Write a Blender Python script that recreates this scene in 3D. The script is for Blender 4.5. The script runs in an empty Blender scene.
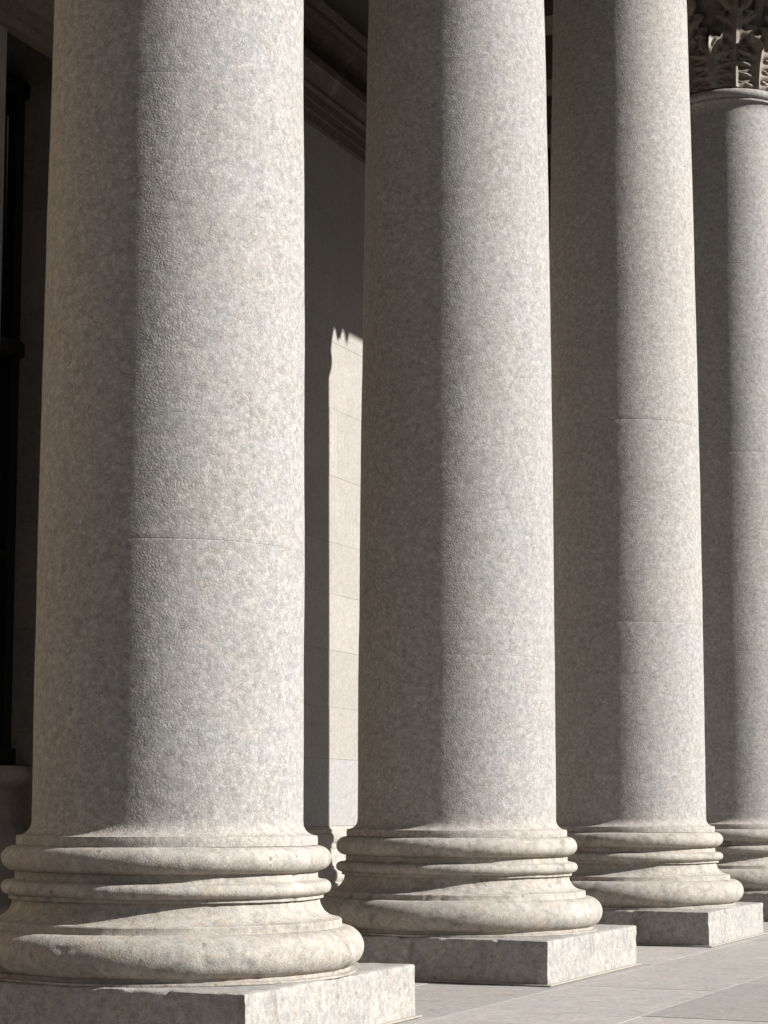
import bpy, math, random
from mathutils import Vector, Matrix, noise

random.seed(7)
D = 1.4                      # lower shaft diameter in metres; every length below is in shaft diameters
TH = 0.4125                  # heading of the colonnade
U = Vector((math.sin(TH), math.cos(TH), 0)); N = Vector((math.cos(TH), -math.sin(TH), 0))
C1 = Vector((-0.7978, 7.4495, 0)); EYE = 0.7952; SP = 2.9331
SUN_EL, SUN_AZ = math.radians(28), math.radians(101)

scene = bpy.context.scene
COL = scene.collection

# ------------------------------------------------------------------ materials
def stone(name, a, b, c, cell=30.0, bump=.35, bump_d=.004, fine=.5, stain=.0, pits=.0, tone_amp=.1, streak=0.0, rough=.85, grain=.25, mottle=.35, worn=0):
    """mottled stone: a/b/c base colours, cell = grains per metre"""
    m = bpy.data.materials.new(name); m.use_nodes = True
    nt = m.node_tree; nd = nt.nodes; L = nt.links.new; nd.clear()
    out = nd.new('ShaderNodeOutputMaterial'); bs = nd.new('ShaderNodeBsdfPrincipled'); L(bs.outputs[0], out.inputs[0])
    bs.inputs['Roughness'].default_value = rough
    bs.inputs['Diffuse Roughness'].default_value = 0.0
    bs.inputs['Specular IOR Level'].default_value = .25
    geo = nd.new('ShaderNodeNewGeometry'); P = geo.outputs['Position']
    def nz(scale, detail=4, rgh=.55, dist=0.0, vec=None):
        n = nd.new('ShaderNodeTexNoise'); n.inputs['Scale'].default_value = scale; n.inputs['Detail'].default_value = detail
        n.inputs['Roughness'].default_value = rgh; n.inputs['Distortion'].default_value = dist; L(vec or P, n.inputs['Vector']); return n
    def ramp(src, lo, hi, v0=0.0, v1=1.0):
        r = nd.new('ShaderNodeMapRange'); r.inputs[1].default_value = lo; r.inputs[2].default_value = hi
        r.inputs[3].default_value = v0; r.inputs[4].default_value = v1; r.clamp = True; L(src, r.inputs[0]); return r.outputs[0]
    def math_(op, x, y):
        k = nd.new('ShaderNodeMath'); k.operation = op
        for i, v in enumerate((x, y)):
            if isinstance(v, (int, float)): k.inputs[i].default_value = v
            else: L(v, k.inputs[i])
        return k.outputs[0]
    def mix(f, x, y, blend='MIX'):
        k = nd.new('ShaderNodeMix'); k.data_type = 'RGBA'; k.blend_type = blend
        for i, v in ((0, f), (6, x), (7, y)):
            if isinstance(v, (int, float)): k.inputs[i].default_value = v
            elif isinstance(v, tuple): k.inputs[i].default_value = (*v, 1)
            else: L(v, k.inputs[i])
        return k.outputs[2]
    # warped coordinates so that no pattern reads as a grid
    w = nz(cell*.35, 2); wv = nd.new('ShaderNodeVectorMath'); wv.operation = 'MULTIPLY_ADD'
    L(w.outputs['Color'], wv.inputs[0]); wv.inputs[1].default_value = (1.1/cell,)*3; L(P, wv.inputs[2]); W = wv.outputs[0]
    n_big = nz(1.9, 6, .68, .5); n_mid = nz(8, 5, .65, .4); n_fine = nz(cell*2.6, 4, .7)
    vor = nd.new('ShaderNodeTexVoronoi'); vor.inputs['Scale'].default_value = cell; L(W, vor.inputs['Vector'])
    vedge = nd.new('ShaderNodeTexVoronoi'); vedge.feature = 'DISTANCE_TO_EDGE'; vedge.inputs['Scale'].default_value = cell; L(W, vedge.inputs['Vector'])
    sep = nd.new('ShaderNodeSeparateColor'); L(vor.outputs['Color'], sep.inputs[0])
    f1 = ramp(n_mid.outputs['Fac'], .38, .62); f2 = ramp(n_big.outputs['Fac'], .35, .65)
    col = mix(f1, a, b)
    col = mix(math_('MULTIPLY', f2, .75), col, c)
    n_sm = nz(24, 6, .72, .3); n_w = nz(13, 5, .7, .5, wv.outputs[0]); n_c = nz(17.3, 5, .7, .5)
    col = mix(math_('MULTIPLY', ramp(n_w.outputs['Fac'], .52, .66), mottle), col, tuple(v*k for v, k in zip(a, (1.16, .99, .80))))
    col = mix(math_('MULTIPLY', ramp(n_c.outputs['Fac'], .52, .66), mottle), col, tuple(v*k for v, k in zip(b, (.82, .90, 1.0))))
    g = ramp(n_sm.outputs['Fac'], .3, .7, 1-.24*fine, 1+.20*fine)
    g = math_('MULTIPLY', g, ramp(n_fine.outputs['Fac'], .3, .7, 1-.20*fine, 1+.14*fine))
    g = math_('MULTIPLY', g, ramp(sep.outputs[0], 0, 1, 1-.14*grain, 1+.11*grain))
    # hairlines between grains, only here and there
    hl = ramp(vedge.outputs['Distance'], .0, .075, 1-.42*grain, 1.0)
    hsel = ramp(n_w.outputs['Fac'], .36, .6); hk = nd.new('ShaderNodeMix'); L(hsel, hk.inputs[0]); hk.inputs[2].default_value = 1.0; L(hl, hk.inputs[3])
    g = math_('MULTIPLY', g, hk.outputs[0])
    warm = mix(math_('MULTIPLY', ramp(sep.outputs[1], .80, .95), .34*grain), col, (.355, .305, .26))
    col = mix(math_('MULTIPLY', ramp(sep.outputs[2], .80, .95), .34*grain), warm, (.25, .255, .262))
    # block to block tone
    at = nd.new('ShaderNodeAttribute'); at.attribute_name = 'tone'
    g = math_('MULTIPLY', g, ramp(at.outputs['Fac'], -1, 1, 1-tone_amp, 1+tone_amp))
    hei = math_('ADD', math_('MULTIPLY', ramp(vedge.outputs['Distance'], 0, .25), .6*grain), math_('MULTIPLY', n_fine.outputs['Fac'], .75))
    hei = math_('ADD', hei, math_('MULTIPLY', nz(cell*.45, 3, .6).outputs['Fac'], .9))
    if stain:
        mp = nd.new('ShaderNodeMapping'); mp.inputs['Scale'].default_value = (1, 1, .28 if streak else 1); L(P, mp.inputs[0])
        s1 = nz(5.5, 6, .7, .6, mp.outputs[0])
        col = mix(math_('MULTIPLY', ramp(s1.outputs['Fac'], .54, .72), stain), col, (.17, .145, .12))
        s2 = nz(3.0, 5, .65, .3)
        col = mix(math_('MULTIPLY', ramp(s2.outputs['Fac'], .55, .75), stain*.6), col, (.56, .52, .47))
    if pits:
        pv = nd.new('ShaderNodeTexVoronoi'); pv.inputs['Scale'].default_value = 17; L(W, pv.inputs['Vector'])
        psel = nd.new('ShaderNodeSeparateColor'); L(pv.outputs['Color'], psel.inputs[0])
        pit = math_('MULTIPLY', ramp(pv.outputs['Distance'], .10, .24, 1, 0), ramp(psel.outputs[0], .80, .84))
        pit = math_('MULTIPLY', pit, ramp(n_fine.outputs['Fac'], .35, .6))
        col = mix(math_('MULTIPLY', pit, pits), col, (.16, .13, .10))
        hei = math_('SUBTRACT', hei, math_('MULTIPLY', pit, 1.2))
    gc = nd.new('ShaderNodeCombineColor')
    for i in range(3): L(g, gc.inputs[i])
    col = mix(1.0, col, gc.outputs[0], 'MULTIPLY')
    L(col, bs.inputs['Base Color'])
    if worn:
        hei = math_('MULTIPLY', hei, ramp(nz(4.5, 5, .65, .4).outputs['Fac'], .36, .62, .30, 1.0))
        tn = math_('MULTIPLY', math_('MAXIMUM', at.outputs['Fac'], 0.0), .45); L(mix(tn, col, mix(1.0, gc.outputs[0], (.37, .315, .255), 'MULTIPLY')), bs.inputs['Base Color'])
    bp = nd.new('ShaderNodeBump'); bp.inputs['Strength'].default_value = bump; bp.inputs['Distance'].default_value = bump_d
    L(hei, bp.inputs['Height']); L(bp.outputs[0], bs.inputs['Normal'])
    return m

def plain(name, col, rough=.5, metal=0.0):
    m = bpy.data.materials.new(name); m.use_nodes = True
    b = m.node_tree.nodes['Principled BSDF']; nt = m.node_tree
    n = nt.nodes.new('ShaderNodeTexNoise'); n.inputs['Scale'].default_value = 9; n.inputs['Detail'].default_value = 5
    g = nt.nodes.new('ShaderNodeNewGeometry'); nt.links.new(g.outputs['Position'], n.inputs['Vector'])
    k = nt.nodes.new('ShaderNodeMix'); k.data_type = 'RGBA'
    k.inputs[6].default_value = (*[v*.7 for v in col], 1); k.inputs[7].default_value = (*[v*1.25 for v in col], 1)
    nt.links.new(n.outputs['Fac'], k.inputs[0]); nt.links.new(k.outputs[2], b.inputs['Base Color'])
    b.inputs['Roughness'].default_value = rough; b.inputs['Metallic'].default_value = metal
    return m

M_SHAFT = stone('shaft granite', (.362, .340, .312), (.326, .318, .306), (.345, .315, .282), cell=52, bump=.31, bump_d=.006, fine=1.1, grain=.95, mottle=.18, stain=.10, streak=1, tone_amp=.07, worn=1)
M_BASE = stone('base limestone', (.375, .338, .291), (.335, .312, .278), (.39, .35, .298), cell=60, bump=.4, bump_d=.005, fine=1.1, stain=.85, pits=1.0, grain=.45, mottle=.6)
M_PLINTH = stone('plinth limestone', (.345, .32, .29), (.285, .276, .262), (.385, .355, .315), cell=60, bump=.5, bump_d=.005, fine=1.25, stain=.8, pits=1.0, streak=1, grain=.6, mottle=.5)
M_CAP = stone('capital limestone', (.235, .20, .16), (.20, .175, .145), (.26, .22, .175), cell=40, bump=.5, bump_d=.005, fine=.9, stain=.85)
M_WALL = stone('wall limestone', (.315, .288, .258), (.298, .277, .252), (.328, .298, .262), cell=50, bump=.25, bump_d=.004, fine=.7, stain=.25, tone_amp=.05)
M_DADO = stone('grey dado stone', (.30, .288, .272), (.275, .268, .258), (.31, .295, .275), cell=50, bump=.3, bump_d=.004, fine=.8, stain=.15, tone_amp=.05)
M_BOUNCE = stone('sandstone', (.34, .27, .20), (.31, .25, .19), (.36, .28, .20), cell=50, bump=.3, bump_d=.004, fine=.6, stain=.2, tone_amp=.08)  # for the unseen wall stretch that bounces warm light
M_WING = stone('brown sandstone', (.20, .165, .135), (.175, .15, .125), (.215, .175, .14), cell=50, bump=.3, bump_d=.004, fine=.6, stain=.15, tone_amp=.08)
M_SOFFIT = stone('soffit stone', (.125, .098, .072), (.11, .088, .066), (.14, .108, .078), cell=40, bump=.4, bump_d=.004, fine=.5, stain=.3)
M_PAVE = stone('paving stone', (.345, .316, .29), (.31, .294, .277), (.358, .328, .294), cell=60, bump=.35, bump_d=.004, fine=.9, stain=.5, pits=.5, tone_amp=.14, grain=.3, mottle=.9)
M_JOINT = stone('joint mortar', (.36, .32, .27), (.31, .28, .24), (.38, .335, .28), cell=60, bump=.5, bump_d=.003, fine=.6)
M_ASPH = stone('asphalt', (.055, .053, .05), (.045, .045, .046), (.07, .066, .06), cell=60, bump=.5, bump_d=.003, fine=.6)
M_METAL = plain('dark painted steel', (.018, .016, .014), .7, 0)
M_GLASS = plain('dark window glass', (.010, .010, .010), .3)
for m in (M_METAL, M_GLASS): m.node_tree.nodes['Principled BSDF'].inputs['Specular IOR Level'].default_value = .04

# ------------------------------------------------------------------ mesh helpers
class MB:
    def __init__(s): s.v = []; s.f = []; s.t = []
    def grid(s, rows, closed=False, tone=0.0):
        """rows: list of equally long point lists"""
        o = len(s.v); m = len(rows[0])
        for r in rows: s.v += r
        for i in range(len(rows)-1):
            tt = tone[i] if isinstance(tone, list) else tone
            for j in range(m if closed else m-1):
                k = (j+1) % m
                s.f.append((o+i*m+j, o+i*m+k, o+(i+1)*m+k, o+(i+1)*m+j)); s.t.append(tt)
    def poly(s, pts, tone=0.0):
        o = len(s.v); s.v += pts; s.f.append(tuple(range(o, o+len(pts)))); s.t.append(tone)
    def box(s, x0, x1, y0, y1, z0, z1, ch=0.0, tone=0.0):
        """box with chamfered edges (x = out of the wall, y = along it)"""
        o = len(s.v); c = ch
        if c <= 0:
            s.v += [(x, y, z) for z in (z0, z1) for y in (y0, y1) for x in (x0, x1)]
            q = [(0,2,3,1),(4,5,7,6),(0,1,5,4),(2,6,7,3),(0,4,6,2),(1,3,7,5)]
            s.f += [tuple(o+i for i in f) for f in q]; s.t += [tone]*6; return
        # 24 vertices: three per corner
        idx = {}
        for sx in (0, 1):
            for sy in (0, 1):
                for sz in (0, 1):
                    X, Y, Z = (x0, x1)[sx], (y0, y1)[sy], (z0, z1)[sz]
                    ix, iy, iz = (c, -c)[sx], (c, -c)[sy], (c, -c)[sz]
                    for ax, p in enumerate(((X, Y+iy, Z+iz), (X+ix, Y, Z+iz), (X+ix, Y+iy, Z))):
                        idx[sx, sy, sz, ax] = len(s.v); s.v.append(p)
        F = []
        for a in (0, 1): F.append([idx[a, y, z, 0] for y, z in ((0,0),(1,0),(1,1),(0,1))])
        for a in (0, 1): F.append([idx[x, a, z, 1] for x, z in ((0,0),(1,0),(1,1),(0,1))])
        for a in (0, 1): F.append([idx[x, y, a, 2] for x, y in ((0,0),(1,0),(1,1),(0,1))])
        for p in (0, 1):
            for q in (0, 1):
                F.append([idx[0,p,q,1], idx[1,p,q,1], idx[1,p,q,2], idx[0,p,q,2]])
                F.append([idx[p,0,q,0], idx[p,1,q,0], idx[p,1,q,2], idx[p,0,q,2]])
                F.append([idx[p,q,0,0], idx[p,q,1,0], idx[p,q,1,1], idx[p,q,0,1]])
        for x in (0, 1):
            for y in (0, 1):
                for z in (0, 1): F.append([idx[x,y,z,0], idx[x,y,z,1], idx[x,y,z,2]])
        s.f += [tuple(f) for f in F]; s.t += [tone]*len(F)
    def extrude(s, prof, y0, y1, steps=1, tone=0.0):
        """profile of (x, z) swept along y, closed round, capped"""
        rows = [[(x, y0+(y1-y0)*i/steps, z) for x, z in prof] for i in range(steps+1)]
        s.grid(rows, True, tone); s.poly(rows[0][::-1], tone); s.poly(rows[-1], tone)
    def lathe(s, prof, seg, tone=0.0):
        rows = [[(r*math.cos(2*math.pi*k/seg), r*math.sin(2*math.pi*k/seg), z) for k in range(seg)] for r, z in prof]
        s.grid(rows, True, tone)
    def mesh(s, name, mat, smooth=None, wob=0.0, wob_s=3.0, seed=0.0, chip=0.0):
        v = s.v
        if wob:
            o = []
            for p in v:
                q = Vector(p)*wob_s + Vector((seed, seed*1.7, -seed))
                d = noise.noise_vector(q)*wob + noise.noise_vector(q*4.1)*wob*.45
                if chip:
                    c = max(0.0, noise.noise(q*3.1)-.36)*max(0.0, noise.noise(q*1.3+Vector((5, 1, 3)))+.25)*chip
                    rr = math.hypot(p[0], p[1]) or 1
                    d -= Vector((p[0]/rr*c, p[1]/rr*c, 0))
                o.append((p[0]+d.x, p[1]+d.y, p[2]+d.z*.7))
            v = o
        me = bpy.data.meshes.new(name)
        me.from_pydata([(x*D, y*D, z*D) for x, y, z in v], [], s.f)
        a = me.attributes.new('tone', 'FLOAT', 'FACE'); a.data.foreach_set('value', s.t)
        me.materials.append(mat)
        import bmesh
        bm = bmesh.new(); bm.from_mesh(me); bmesh.ops.recalc_face_normals(bm, faces=bm.faces)
        if smooth is not None:
            for f in bm.faces: f.smooth = True
            for e in bm.edges:
                if len(e.link_faces) == 2 and e.calc_face_angle(0) > smooth: e.smooth = False
        bm.to_mesh(me); bm.free()
        return me

def obj(name, me, parent=None, loc=(0, 0, 0), rz=0.0):
    o = bpy.data.objects.new(name, me); COL.objects.link(o)
    o.location = (loc[0]*D, loc[1]*D, loc[2]*D); o.rotation_euler = (0, 0, rz)
    if parent: o.parent = parent
    return o
def at(n=0.0, u=0.0, z=0.0): return C1 + N*n + U*u + Vector((0, 0, z))
def thing(name, label, cat, loc, rz=-TH, group=None):
    o = obj(name, None, None, loc, rz); o.empty_display_size = .3
    o['label'] = label; o['category'] = cat; o['kind'] = 'thing'
    if group: o['group'] = group
    return o
def struct(o): o['kind'] = 'structure'; return o
def arc(cr, cz, a, b, t0, t1, k=14):
    return [(cr+a*math.cos(math.radians(t0+(t1-t0)*i/k)), cz+b*math.sin(math.radians(t0+(t1-t0)*i/k))) for i in range(k+1)]
def dense(p, step=.012):
    o = [p[0]]
    for a, b in zip(p, p[1:]):
        n = max(1, int(math.hypot(b[0]-a[0], b[1]-a[1])/step))
        o += [(a[0]+(b[0]-a[0])*i/n, a[1]+(b[1]-a[1])*i/n) for i in range(1, n+1)]
    return o

# ------------------------------------------------------------------ the column
HP, Z_BASE, Z_NECK, Z_CAP, Z_TOP = .2045, .747, 6.31, 6.405, 7.52
def shaft_r(z): return .5*(1-.1254*max(0.0, (z-.8)/5.5)**1.767)

def base_mesh():
    p = [(.40, HP), (.700, HP), (.702, HP+.003), (.702, HP+.009), (.680, HP+.011)]
    p += arc(.655, .2975, .0745, .0735, -70, 84, 22)
    p += [(.648, .372), (.647, .374), (.646, .395), (.643, .399)]
    # scotia
    p += [(.563+.078*(1-math.sin(t))**1.0, .474-.073*(1-math.cos(t))**.0*(math.cos(t))) for t in [math.pi/2*i/14 for i in range(1, 14)]]
    p += [(.562, .4745), (.577, .476), (.577, .489), (.583, .4905)]
    p += arc(.583, .5155, .023, .0235, -80, 80, 12)
    p += [(.566, .5415), (.557, .546), (.556, .572)]
    p += arc(.556, .619, .050, .0455, -84, 84, 16)
    p += [(.5555, .6655), (.40, .6655)]
    b = MB(); b.lathe(dense(p), 320)
    return b.mesh('column_base', M_BASE, math.radians(28), .0024, 7.0, 3.1, .03)

def shaft_mesh(i, joints):
    depth = [abs(j[1]) for j in joints]; joints = [j[0] for j in joints]
    z0 = Z_BASE+.004; tones = []
    z = z0; zs = []
    while z < Z_NECK-.10: zs.append(z); z += .035
    pts = [(shaft_r(z), z) for z in zs if all(abs(z-j) > .012 for j in joints)]
    for j, q in zip(joints, depth):
        r = shaft_r(j); pts += [(r, j-.0030), (r-.0004*q, j-.0016), (r-.0014*q, j-.0008), (r-.0014*q, j+.0008), (r-.0004*q, j+.0016), (r, j+.0030)]
    pts.sort(key=lambda q: q[1])
    foot = [(.40, .6665), (.5545, .6665), (.555, .680), (.5545, .695), (.552, .6995)]
    foot += [(.5005+.0515*(1-math.sin(t)), .748-.047*math.cos(t)) for t in [math.pi/2*k/10 for k in range(0, 11)]]
    pts = dense(foot, .02)+pts
    rn = shaft_r(Z_NECK)
    pts += [(rn+.034*(1-math.cos(t)), Z_NECK-.085+.075*math.sin(t)) for t in [math.pi/2*k/8 for k in range(0, 9)]]
    pts += [(rn+.036, Z_NECK+.004)]
    pts += arc(rn+.020, Z_NECK+.044, .038, .038, -82, 90, 12)
    pts += [(.30, Z_NECK+.084)]
    rnd = random.Random(40+i); tn = [rnd.uniform(-.4, .4) for _ in range(len(joints)+2)]
    if i == 2: tn = [-.1, .3, .4, 0, 0]
    if i == 0: tn = [-.15, .1, .0, .2, 0]
    for (a, b) in zip(pts, pts[1:]): tones.append(max(tn[0], .75*min(1, (.80-b[1])/.08)) if b[1] < .80 else tn[sum(1 for j in joints if (a[1]+b[1])/2 > j)])
    b = MB(); b.lathe(pts, 200, tones)
    return b.mesh('column_shaft', M_SHAFT, math.radians(40), .0022, 2.2, i*5.3)

def plinth_mesh(i, h=.7084):
    b = MB(); c = .010
    k = 100; rows = []
    prof = [(h-c*.3, 0.0), (h, .01), (h, HP-c), (h-c*.3, HP-c*.3), (h-c, HP)]
    prof = dense(prof, .012)
    def ring(r, z):
        q = []
        for sx, sy in ((1, 0), (0, 1), (-1, 0), (0, -1)):
            for t in range(k):
                s = -1+2*t/k; e = max(abs(s)-(1-c/h), 0)
                x, y = (r, s*r) if sx else (-s*r, r)
                if sx < 0 or sy < 0: x, y = -x, -y
                if sx < 0: x, y = -r, -s*r
                if sy < 0: x, y = s*r, -r
                q.append((x, y, z))
        return q
    for r, z in prof: rows.append(ring(r, z))
    for j, row in enumerate(rows):      # knocked edges
        for k_, (x, y, z) in enumerate(row):
            ex, ey, ez = h-abs(x), h-abs(y), HP-z
            near = sorted((ex, ey, ez))[1]
            wgt = max(0.0, 1-near/.03)
            if wgt > 0:
                q = Vector((x, y, z))*11+Vector((i*9.1, 0, i)); a_ = max(0.0, noise.noise(q)-.18)*.014*wgt
                a_ += max(0.0, noise.noise(q*2.7)-.28)*.016*wgt
                row[k_] = (x-math.copysign(a_, x)*(1 if ex < .03 else 0), y-math.copysign(a_, y)*(1 if ey < .03 else 0), z-(a_ if ez < .03 else 0))
    for f in (.93, .85): rows.append(ring(h*f, HP))
    b.grid(rows, True); b.poly(rows[-1])
    return b.mesh('column_plinth', M_PLINTH, math.radians(35), .003, 6.0, 11+i*3.7, .05)

# --- capital
def bell_r(t):  # t 0..1 over bell height
    return .425 + .02*t + .16*t**3.2
BZ0, BZ1 = Z_CAP, 7.40
def leaf_mesh(h, w0, curl, lean, seed, lobes=5):
    """acanthus leaf standing at radius on +x: deeply lobed outline, furrowed lobes, tip rolled outwards and down"""
    ns, nt = 70, 40
    path = []; up = .76
    for i in range(ns+1):
        s = i/ns
        if s < up:
            z = h*s/up*.92; t = (Z_CAP+z-BZ0)/(BZ1-BZ0); r = bell_r(t)+.025+lean*(s/up)**2.4
            path.append((r, z))
        else:
            a = (s-up)/(1-up)*math.pi*1.3
            R0 = bell_r((h*.92)/(BZ1-BZ0))+.025+lean
            path.append((R0+curl*(1-math.cos(a)), h*.92+curl*1.0*math.sin(a)))
    rows = []
    for i, (r, z) in enumerate(path):
        s = i/ns
        j = min(i+1, ns); k = max(i-1, 0)
        tx, tz = path[j][0]-path[k][0], path[j][1]-path[k][1]; ln = math.hypot(tx, tz) or 1; nx, nz_ = tz/ln, -tx/ln
        env = w0*(.72+.42*math.sin(math.pi*min(1, s*1.05)))*(1-max(0, (s-.70)/.30)**2*.66)
        fr, bk = [], []
        for q in range(nt+1):
            t = -1+2*q/nt
            e = abs(t)
            ph = s*lobes-e*.55                   # lobes sweep upwards towards the rim
            lob = .5+.5*math.cos(2*math.pi*ph)
            cut = max(0.0, (e-.35)/.65)
            wdt = env*(1-.42*(1-lob)**1.6*cut)
            y = t*wdt
            rib = .034*math.exp(-(t/.10)**2) + (.030*(lob-.5))*min(1, e*2.2) + .009*math.cos(2*math.pi*ph*3)*cut - .020*e*e
            rib -= .030*(1-lob)**3*math.exp(-((e-.42)/.12)**2)*1.6   # drilled eyes between the lobes
            zz = z + .035*h*cut*(lob-.3)
            th = .030*(1-.45*e)
            for lst, off in ((fr, rib), (bk, rib-th)):
                rr = r+nx*off; ang = y/max(r, .3)
                lst.append((rr*math.cos(ang), rr*math.sin(ang), zz+nz_*off))
        rows.append(fr+bk[::-1])
    b = MB(); b.grid(rows, True); b.poly(rows[0]); b.poly(rows[-1])
    return b.mesh('acanthus_leaf', M_CAP, math.radians(50), .002, 9, seed)
def scroll_mesh(r_out, tube, turns, stem, seed):
    """stalk rising from the leaves and rolling into a spiral, in the x-z plane"""
    cx, cz = 0, 0; pts = []
    for i in range(16): # stalk
        t = i/15; pts.append((-stem[0]*(1-t)**1.4, -stem[1]*(1-t)))
    k = 46
    for i in range(1, k+1):
        a = i/k*turns*2*math.pi; r = r_out*(1-.80*i/k)
        pts.append((r_out*0+ r*math.sin(a)*1.0, -r*math.cos(a)+r_out*1.0))
    b = MB(); rows = []
    for i, (x, z) in enumerate(pts):
        p0, p1 = pts[max(i-1, 0)], pts[min(i+1, len(pts)-1)]
        dx, dz = p1[0]-p0[0], p1[1]-p0[1]; ln = math.hypot(dx, dz) or 1; nx, nz_ = -dz/ln, dx/ln
        tb = tube*(1.0-.45*i/len(pts))
        rows.append([(x+nx*tb*math.cos(a)*.8, tb*1.7*math.sin(a), z+nz_*tb*math.cos(a)*.8) for a in [2*math.pi*q/10 for q in range(10)]])
    b.grid(rows, True); b.poly(rows[0]); b.poly(rows[-1])
    return b.mesh('volute', M_CAP, math.radians(60))
def bell_mesh():
    p = [(.25, BZ0)] + [(bell_r(i/20), BZ0+(BZ1-BZ0)*i/20) for i in range(21)] + [(bell_r(1)+.02, BZ1+.005), (bell_r(1)+.02, BZ1+.03), (.3, BZ1+.03)]
    b = MB(); b.lathe(p, 72); return b.mesh('capital', M_CAP, math.radians(35), .002, 6, 2)
def abacus_mesh():
    out = []; H = .60; R = .80
    for q in range(4):
        a0 = q*math.pi/2
        for i in range(25):
            t = -1+2*i/24
            y = t*H*.94; x = H*(.80+.20*t*t)-0
            if abs(t) == 1: x = H*1.0
            out.append((x*math.cos(a0)-y*math.sin(a0), x*math.sin(a0)+y*math.cos(a0)))
    z0 = BZ1+.03; b = MB(); rows = []
    for sc, z in ((.90, z0), (.93, z0+.03), (.95, z0+.033), (.99, z0+.06), (1.0, z0+.065), (1.0, z0+.09), (.99, z0+.092)):
        rows.append([(x*sc, y*sc, z) for x, y in out])
    b.grid(rows, True); b.poly(rows[0]); b.poly(rows[-1])
    return b.mesh('abacus', M_CAP, math.radians(30))
def fleuron_mesh():
    b = MB(); rows = []
    for i in range(9):
        t = i/8; r = .085*math.sin(math.pi*(.12+.88*t)*.5)*(1-.9*t**6)
        rows.append([(.04+.05*math.sin(t*1.6), r*(1+.28*math.cos(5*a))*math.cos(a), r*(1+.28*math.cos(5*a))*math.sin(a)) for a in [2*math.pi*k/30 for k in range(30)]])
    rows = [[(.05*(1-(i/8)**2)+.0, (.1*i/8)*(1+.25*math.cos(5*a)*(i/8))*math.cos(a), (.1*i/8)*(1+.25*math.cos(5*a)*(i/8))*math.sin(a)) for a in [2*math.pi*k/30 for k in range(30)]] for i in range(1, 9)]
    b.grid(rows, True); b.poly(rows[0]); b.poly(rows[-1])
    return b.mesh('fleuron', M_CAP, math.radians(50))

ME_BASE = base_mesh(); ME_BELL = bell_mesh(); ME_ABA = abacus_mesh(); ME_FLE = fleuron_mesh()
ME_LEAF1 = leaf_mesh(.33, .190, .050, .05, 5, 5); ME_LEAF2 = leaf_mesh(.65, .165, .066, .08, 6, 8)
ME_VOL = scroll_mesh(.105, .030, 1.7, (.22, .36), 1); ME_HEL = scroll_mesh(.065, .022, 1.5, (.10, .26), 2)

def make_column(i, label, joints):
    t = thing('column', label, 'column', at(-.009 if i == 1 else 0, SP*i), -TH, 'stone columns of the portico')
    p = obj('plinth', plinth_mesh(i), t)
    if i == 0: p.location.x = -.012*D
    if i == 1: p.location.x = .017*D
    mb = MB(); mb.box(-.731, .731, -.731, .731, .0015, .0085, .003); mo = obj('mortar_bed', mb.mesh('mortar_bed', M_JOINT, None), t); mo.location = p.location
    obj('base', ME_BASE, t, rz=i*1.3)
    obj('shaft', shaft_mesh(i, joints), t)
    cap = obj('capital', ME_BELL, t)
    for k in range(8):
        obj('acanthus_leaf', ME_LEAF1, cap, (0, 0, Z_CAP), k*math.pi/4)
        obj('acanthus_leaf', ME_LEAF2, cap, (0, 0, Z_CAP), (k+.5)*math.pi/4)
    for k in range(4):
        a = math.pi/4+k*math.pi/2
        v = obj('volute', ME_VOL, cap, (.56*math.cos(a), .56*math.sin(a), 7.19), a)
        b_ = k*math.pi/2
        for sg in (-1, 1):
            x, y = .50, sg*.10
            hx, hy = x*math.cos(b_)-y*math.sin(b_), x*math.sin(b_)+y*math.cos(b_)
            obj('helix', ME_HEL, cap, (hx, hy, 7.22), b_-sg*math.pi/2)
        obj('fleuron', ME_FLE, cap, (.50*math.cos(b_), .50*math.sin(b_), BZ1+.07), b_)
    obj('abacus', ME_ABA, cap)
    return t

make_column(0, 'nearest and widest stone column at left, its plinth cut off at the bottom', [(1.743, .7), (3.44, .2), (4.9, 1)])
make_column(1, 'stone column next behind the widest one, with its whole square plinth corner on the paving', [(1.548, .5), (3.819, .15), (5.2, 1)])
make_column(2, 'stone column between the one with the carved capital and the second widest', [(1.966, .7), (3.242, .8), (6.05, .6)])
make_column(3, 'farthest stone column at the right edge, its leafy carved capital in view', [(2.0, .4), (3.528, .5), (5.0, .5)])
make_column(4, 'stone column hidden behind the one with the leafy carved capital', [(1.8, 1), (3.3, 1), (4.9, 1)])

# ------------------------------------------------------------------ ground
def paving():
    b = MB(); g = .0016; rnd = random.Random(3)
    ns = [-3.9, -3.2, -2.5, -1.75, -1.05, -.35, .16, .78, 1.47, 2.2, 2.9, 3.6, 4.35, 5.05, 5.75]
    ns = [x for x in ns if x < 3.0]  # slabs cut short out of view to lessen their bounced light
    fixed = {.16: [-1.1, .5, 2.2, 3.75, 5.02, 6.7], -.35: [-.9, .75, 2.21, 3.6, 5.1], .78: [-1.2, .68, 2.35, 4.05, 5.9, 7.4], 1.47: [-.5, 1.15, 2.75, 4.5, 6.2]}
    for n0, n1 in zip(ns, ns[1:]):
        us = list(fixed.get(n0, []))
        if not us: us = [rnd.uniform(-.5, .5)]
        while us[0] > -.2: us.insert(0, us[0]-rnd.uniform(1.2, 1.9))
        while us[-1] < 26: us.append(us[-1]+rnd.uniform(1.2, 1.9))
        for u0, u1 in zip(us, us[1:]):
            dz = rnd.uniform(-.0012, .0008)
            b.box(n0+g, n1-g, u0+g, u1-g, -.03, dz, .0008, rnd.uniform(-1, 1))
    return b.mesh('pavement', M_PAVE)
struct(obj('pavement', paving(), None, at(), -TH))
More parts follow.
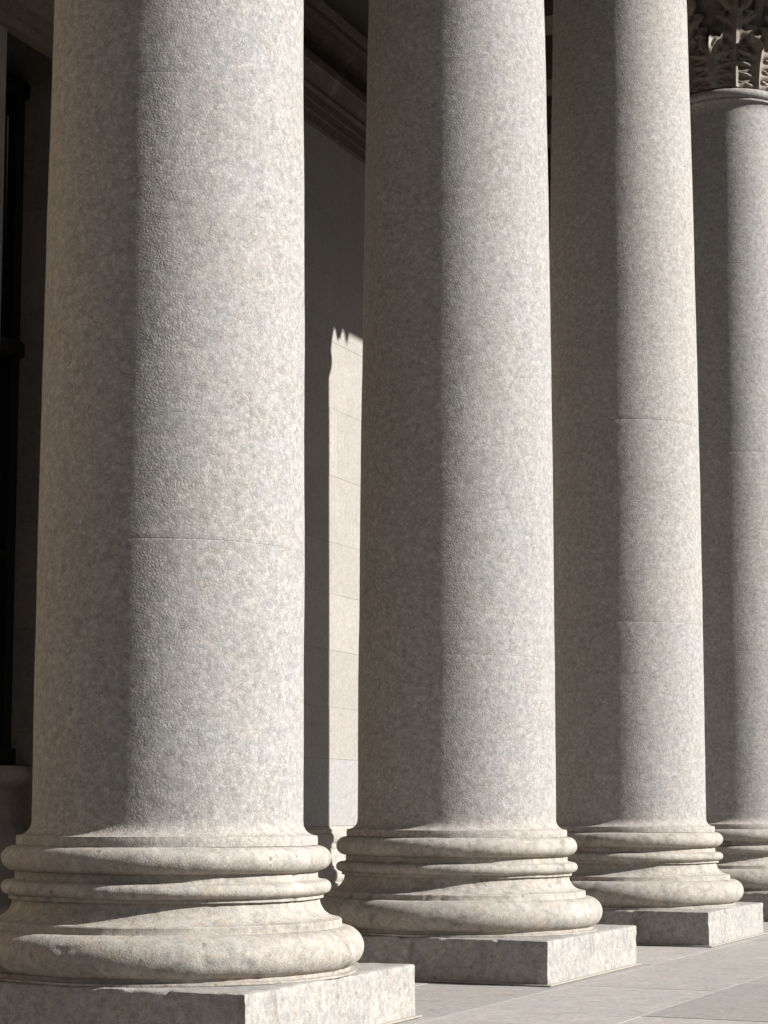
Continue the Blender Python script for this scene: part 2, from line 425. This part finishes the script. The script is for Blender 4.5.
gm = MB(); gm.poly([(-900, -900, -.0075), (900, -900, -.0075), (900, 900, -.0075), (-900, 900, -.0075)])
struct(obj('ground', gm.mesh('ground', M_ASPH), None, at(), -TH))  # dark asphalt past the slabs, chosen to cut bounced light

# ------------------------------------------------------------------ walls
def masonry(b, n_face, u0, u1, zs, seed, thick=.10, holes=(), length=(1.1, 1.7), g=.0006):
    """ashlar courses facing +x; holes = (u0, u1, z0, z1)"""
    rnd = random.Random(seed)
    for z0, z1 in zip(zs, zs[1:]):
        us = [u0]; x = u0+rnd.uniform(.5, 1.4)
        while x < u1-.4: us.append(x); x += rnd.uniform(*length)
        us.append(u1)
        segs = []
        cuts = [(h[0], h[1]) for h in holes if h[2] < z1-1e-4 and h[3] > z0+1e-4]
        for a, c in zip(us, us[1:]):
            parts = [(a, c)]
            for h0, h1 in cuts:
                nx = []
                for p, q in parts:
                    if q <= h0 or p >= h1: nx.append((p, q)); continue
                    if p < h0: nx.append((p, h0))
                    if q > h1: nx.append((h1, q))
                parts = nx
            segs += parts
        for a, c in segs:
            if c-a < .02: continue
            b.box(n_face-thick, n_face+rnd.uniform(-.001, .001), a+g, c-g, z0+g, z1-g, .0012, rnd.uniform(-1, 1))

def moulded_base(n, k=1.0):  # wall base following the column bases: list of (x, z)
    p = [(n-.06, 0), (n+.15, 0), (n+.15, .19), (n+.105, .20)]
    p += arc(n+.09, .258, .05, .053, -75, 85, 12)
    p += [(n+.088, .315), (n+.085, .33)]
    p += [(n+.03+.052*(1-math.sin(t)), .48-.145*math.cos(t)) for t in [math.pi/2*k/8 for k in range(1, 9)]]
    p += [(n+.045, .485), (n+.045, .50)] + [(n+.05, .522)]
    p += arc(n+.055, .565, .028, .037, -80, 80, 10)
    p += [(n+.045, .606), (n+.045, .635), (n+.02, .645), (n+.004, .662), (n-.06, .662)]
    return [(n+(x-n)*k, z) for x, z in p]

W = -3.36
courses = [.664, 1.22, 1.65, 2.126, 2.6, 3.037, 3.6, 4.177, 4.75, 5.3, 5.9, 6.5]
t = thing('stone_wall', 'sunlit pale ashlar wall at the back of the portico, striped by a column shadow', 'wall', at())
b = MB(); masonry(b, W, 4.02, 24, courses[1:], 5); obj('ashlar', b.mesh('ashlar', M_WALL), t)
b = MB(); masonry(b, W, 4.02, 24, courses[:2], 6); obj('dado_course', b.mesh('dado_course', M_DADO), t)
b = MB(); b.box(W-.5, W-.012, 4.02, 24, 0, 8.3); obj('core', b.mesh('core', M_JOINT), t)
b = MB(); b.extrude(moulded_base(W, .5), 4.03, 24, 1); obj('base_moulding', b.mesh('base_moulding', M_BASE, math.radians(25)), t)
def wall_entablature(n):
    p = [(n-.05, 6.50), (n+.035, 6.50), (n+.035, 6.575), (n+.055, 6.58), (n+.055, 6.655), (n+.075, 6.66), (n+.075, 6.73), (n+.09, 6.735)]
    p += arc(n+.09, 6.755, .02, .018, -80, 80, 6)
    p += [(n+.10, 6.785), (n+.135, 6.83), (n+.17, 6.885), (n+.19, 6.89), (n+.19, 6.96), (n+.02, 6.975), (n+.02, 7.20), (n+.05, 7.205), (n+.05, 7.25), (n+.075, 7.27), (n+.11, 7.305), (n+.12, 7.335), (n+.17, 7.345), (n+.17, 7.39), (n+.20, 7.42), (n+.215, 7.45), (n-.05, 7.47)]
    return p
b = MB(); b.extrude(wall_entablature(W), 4.03, 24, 1); obj('cornice', b.mesh('cornice', M_SOFFIT, math.radians(22)), t)

# projecting wing with the tall window, behind the nearest column
WW = -2.3; U0, U1 = 2.175, 2.88; ZT = 4.945; REC = .30
t = thing('stone_wall', 'shaded stone wall with a tall recessed window, behind the nearest column at left', 'wall', at())
OPEN = [(.45, 1.75), (U0, U1)]  # first opening is an unseen window, added to cut bounced light
WZ = [0.664, 1.22, 1.8, 2.4, 3.0, 3.6, 4.2, 4.943, 5.45, 6.0, 6.5, 7.0, 7.6]
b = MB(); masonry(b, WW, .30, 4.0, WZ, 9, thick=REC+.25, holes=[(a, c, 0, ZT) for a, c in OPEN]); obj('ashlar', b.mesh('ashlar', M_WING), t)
b = MB(); masonry(b, WW, -3.25, .30, WZ, 10, thick=REC+.25); obj('ashlar', b.mesh('ashlar', M_BOUNCE), t)  # unseen stretch, lighter and warmer to bounce sun onto the columns
for a, c in ((-3.25, OPEN[0][0]), (OPEN[0][1], U0), (U1, 4.0)):
    b = MB(); b.extrude(moulded_base(WW), a, c, 1)
    obj('base_moulding', b.mesh('base_moulding', M_WING, math.radians(25)), t)
b = MB(); b.box(WW-1.3, WW-REC-.26, -3.25, 4.0, 0, 8.3)
obj('core', b.mesh('core', M_JOINT), t)
b = MB(); n = WW
b.extrude([(n-.04, 4.975), (n+.03, 4.975), (n+.03, 5.035), (n+.05, 5.04), (n+.05, 5.10), (n+.07, 5.105), (n+.085, 5.13), (n+.10, 5.18), (n+.12, 5.19), (n+.12, 5.235), (n-.04, 5.25)], -2.0, 3.95, 1)
obj('architrave', b.mesh('architrave', M_SOFFIT, math.radians(22)), t)
b = MB(); b.extrude(wall_entablature(WW), -2.2, 3.99, 1)
b2 = MB(); b2.extrude([(x, z+.7) for x, z in wall_entablature(WW)], -3.2, 3.99, 1)
obj('cornice', b2.mesh('cornice', M_SOFFIT, math.radians(22)), t)
# breast, frame and glass of each window
n = WW-REC; gx = n-.10
for U0, U1 in OPEN:
    win = obj('window', None, t); win.empty_display_size = .2
    b = MB()
    b.extrude([(n-.15, 0), (n+.10, 0), (n+.10, .60), (n+.08, .66), (n+.035, .70), (n+.03, .72), (n+.03, .885), (n+.04, .905), (n+.085, .93), (n+.105, .965), (n+.105, 1.00), (n+.085, 1.03), (n-.15, 1.04)], U0+.002, U1-.002, 1)
    obj('sill', b.mesh('sill', M_WING, math.radians(35)), win)
    b = MB()
    for a, c in ((U0+.003, U0+.075), (U1-.075, U1-.003), ((U0+U1)/2-.03, (U0+U1)/2+.03)): b.box(gx-.03, gx+.05, a, c, 1.042, ZT-.003, .006)
    for z in (1.045, 3.34, ZT-.09): b.box(gx-.025, gx+.085, U0+.004, U1-.004, z, z+.085, .008)
    b.box(gx-.028, gx+.045, U0+.004, U1-.004, 2.2, 2.235, .006)
    obj('frame', b.mesh('frame', M_METAL), win)
    b = MB(); b.box(gx-.012, gx-.004, U0+.02, U1-.02, 1.06, ZT-.02); obj('pane', b.mesh('pane', M_GLASS), win)
# corner pavilion added out of view at left, keeps bounced light off the columns
t = thing('bounce_blocker', 'solid stone corner pavilion added out of view at left to keep bounced light off the columns', 'blocker', at())
b = MB()
for z0, z1 in zip([0, .664]+courses[1:], courses+[7.1, 7.515]): pass
zs = [.664, 1.22, 1.65, 2.126, 2.6, 3.037, 3.6, 4.177, 4.75, 5.3, 5.9, 6.5, 7.1, 7.515]
masonry(b, .45, -6.5, -2.756, zs, 21, thick=4.0, length=(4, 5))
obj('ashlar', b.mesh('ashlar', M_WALL), t)
b = MB(); b.box(-3.6, .60, -6.6, -2.65, 0, .20, .006); b.box(-3.6, .53, -6.5, -2.7, .20, .662, .02)
obj('base_moulding', b.mesh('base_moulding', M_BASE), t)

# ------------------------------------------------------------------ entablature carried by the columns, ceiling
ENT0, ENT1 = -10.0, 24.0
t = thing('entablature', 'stone entablature resting on the capitals above the photo', 'entablature', at(0, 0, Z_TOP+.0))
def loc(p): return [(x, z-Z_TOP) for x, z in p]
Zt = Z_TOP+.002
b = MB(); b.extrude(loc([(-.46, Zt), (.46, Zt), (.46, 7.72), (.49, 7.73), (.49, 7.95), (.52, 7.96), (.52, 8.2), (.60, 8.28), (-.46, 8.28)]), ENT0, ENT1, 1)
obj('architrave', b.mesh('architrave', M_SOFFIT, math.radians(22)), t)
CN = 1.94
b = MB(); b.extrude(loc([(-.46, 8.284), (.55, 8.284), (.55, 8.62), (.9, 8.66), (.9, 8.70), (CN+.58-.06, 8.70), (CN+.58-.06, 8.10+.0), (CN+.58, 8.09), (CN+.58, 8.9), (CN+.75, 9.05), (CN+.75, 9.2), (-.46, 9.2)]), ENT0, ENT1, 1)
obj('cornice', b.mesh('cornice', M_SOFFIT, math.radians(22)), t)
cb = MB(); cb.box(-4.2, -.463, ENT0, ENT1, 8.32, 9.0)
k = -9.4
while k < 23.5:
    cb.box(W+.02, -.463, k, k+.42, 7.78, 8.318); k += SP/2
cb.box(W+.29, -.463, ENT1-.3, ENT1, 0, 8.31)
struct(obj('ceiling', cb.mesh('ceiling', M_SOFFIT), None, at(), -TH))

pm = MB(); pr = [(-.055, .0), (.055, .0), (.022, -.075), (.0, -.10), (-.022, -.075)]  # unseen drops added to cast the spiked shadow edge on the wall
pm.grid([[(x, a, z) for a, z in pr] for x in (-.025, .025)], True); pm.poly([(-.025, a, z) for a, z in pr]); pm.poly([(.025, a, z) for a, z in pr])
pm = pm.mesh('shadow_pendant', M_SOFFIT); k = 10.16-1.02*18
while k < ENT1-.2:
    obj('shadow_pendant', pm, t, (CN+.55, k, 8.088-Z_TOP)); k += 1.02
# unseen building added across the street (behind the viewer's right shoulder): it closes the low sky that the portico faces
t = thing('sky_block_building', 'unseen stone building added across the street at right to block the low sky', 'building', at())
b = MB(); b.box(24, 32, -30, 48, 0, 10.2); obj('wall', b.mesh('wall', M_SOFFIT), t)
b = MB(); b.extrude([(23.4, 10.202), (32.2, 10.202), (32.2, 10.5), (23.3, 10.5), (23.3, 10.35)], -30.4, 48.4); obj('cornice', b.mesh('cornice', M_SOFFIT), t)
b = MB(); b.box(23.96, 23.998, -.55, .55, -.9, .9, .01); mw = b.mesh('window', M_GLASS)
for k in range(30):
    for z in (1.9, 4.9, 7.9): obj('window', mw, t, (0, -28.2+2.55*k, z))

# ------------------------------------------------------------------ light, sky, camera
w = bpy.data.worlds.new('World'); scene.world = w; w.use_nodes = True
nt = w.node_tree; bg = nt.nodes['Background']; sky = nt.nodes.new('ShaderNodeTexSky'); sky.sky_type = 'NISHITA'
sky.sun_disc = False; sky.sun_elevation = SUN_EL; sky.sun_rotation = SUN_AZ
nt.links.new(sky.outputs[0], bg.inputs[0]); bg.inputs[1].default_value = .05
sd = Vector((math.sin(SUN_AZ)*math.cos(SUN_EL), math.cos(SUN_AZ)*math.cos(SUN_EL), math.sin(SUN_EL)))
sl = bpy.data.lights.new('sun', 'SUN'); sl.energy = 5.0; sl.angle = math.radians(.53); sl.color = (1, .99, .975)
so = bpy.data.objects.new('sun', sl); COL.objects.link(so); so.rotation_euler = sd.to_track_quat('Z', 'Y').to_euler(); so.location = (20, -5, 20)

F, PITCH, HY, ROLL = 1997.3, .0997, 810.33, .0035
cam = bpy.data.cameras.new('camera'); co = bpy.data.objects.new('camera', cam); COL.objects.link(co); scene.camera = co
cam.sensor_width = 36; cam.sensor_fit = 'AUTO'; cam.lens = F*36/1024
cam.shift_y = ((HY-F*math.tan(PITCH))-512)/1024
cam.clip_start = .05; cam.clip_end = 3000
co.location = (0, 0, EYE*D)
co.rotation_euler = (Matrix.Rotation(math.pi/2+PITCH, 3, 'X') @ Matrix.Rotation(ROLL, 3, 'Z')).to_euler()
vs = scene.view_settings; vs.view_transform = 'Standard'; vs.look = 'None'; vs.exposure = 0.92; vs.gamma = 1
scene.render.resolution_x, scene.render.resolution_y = 768, 1024
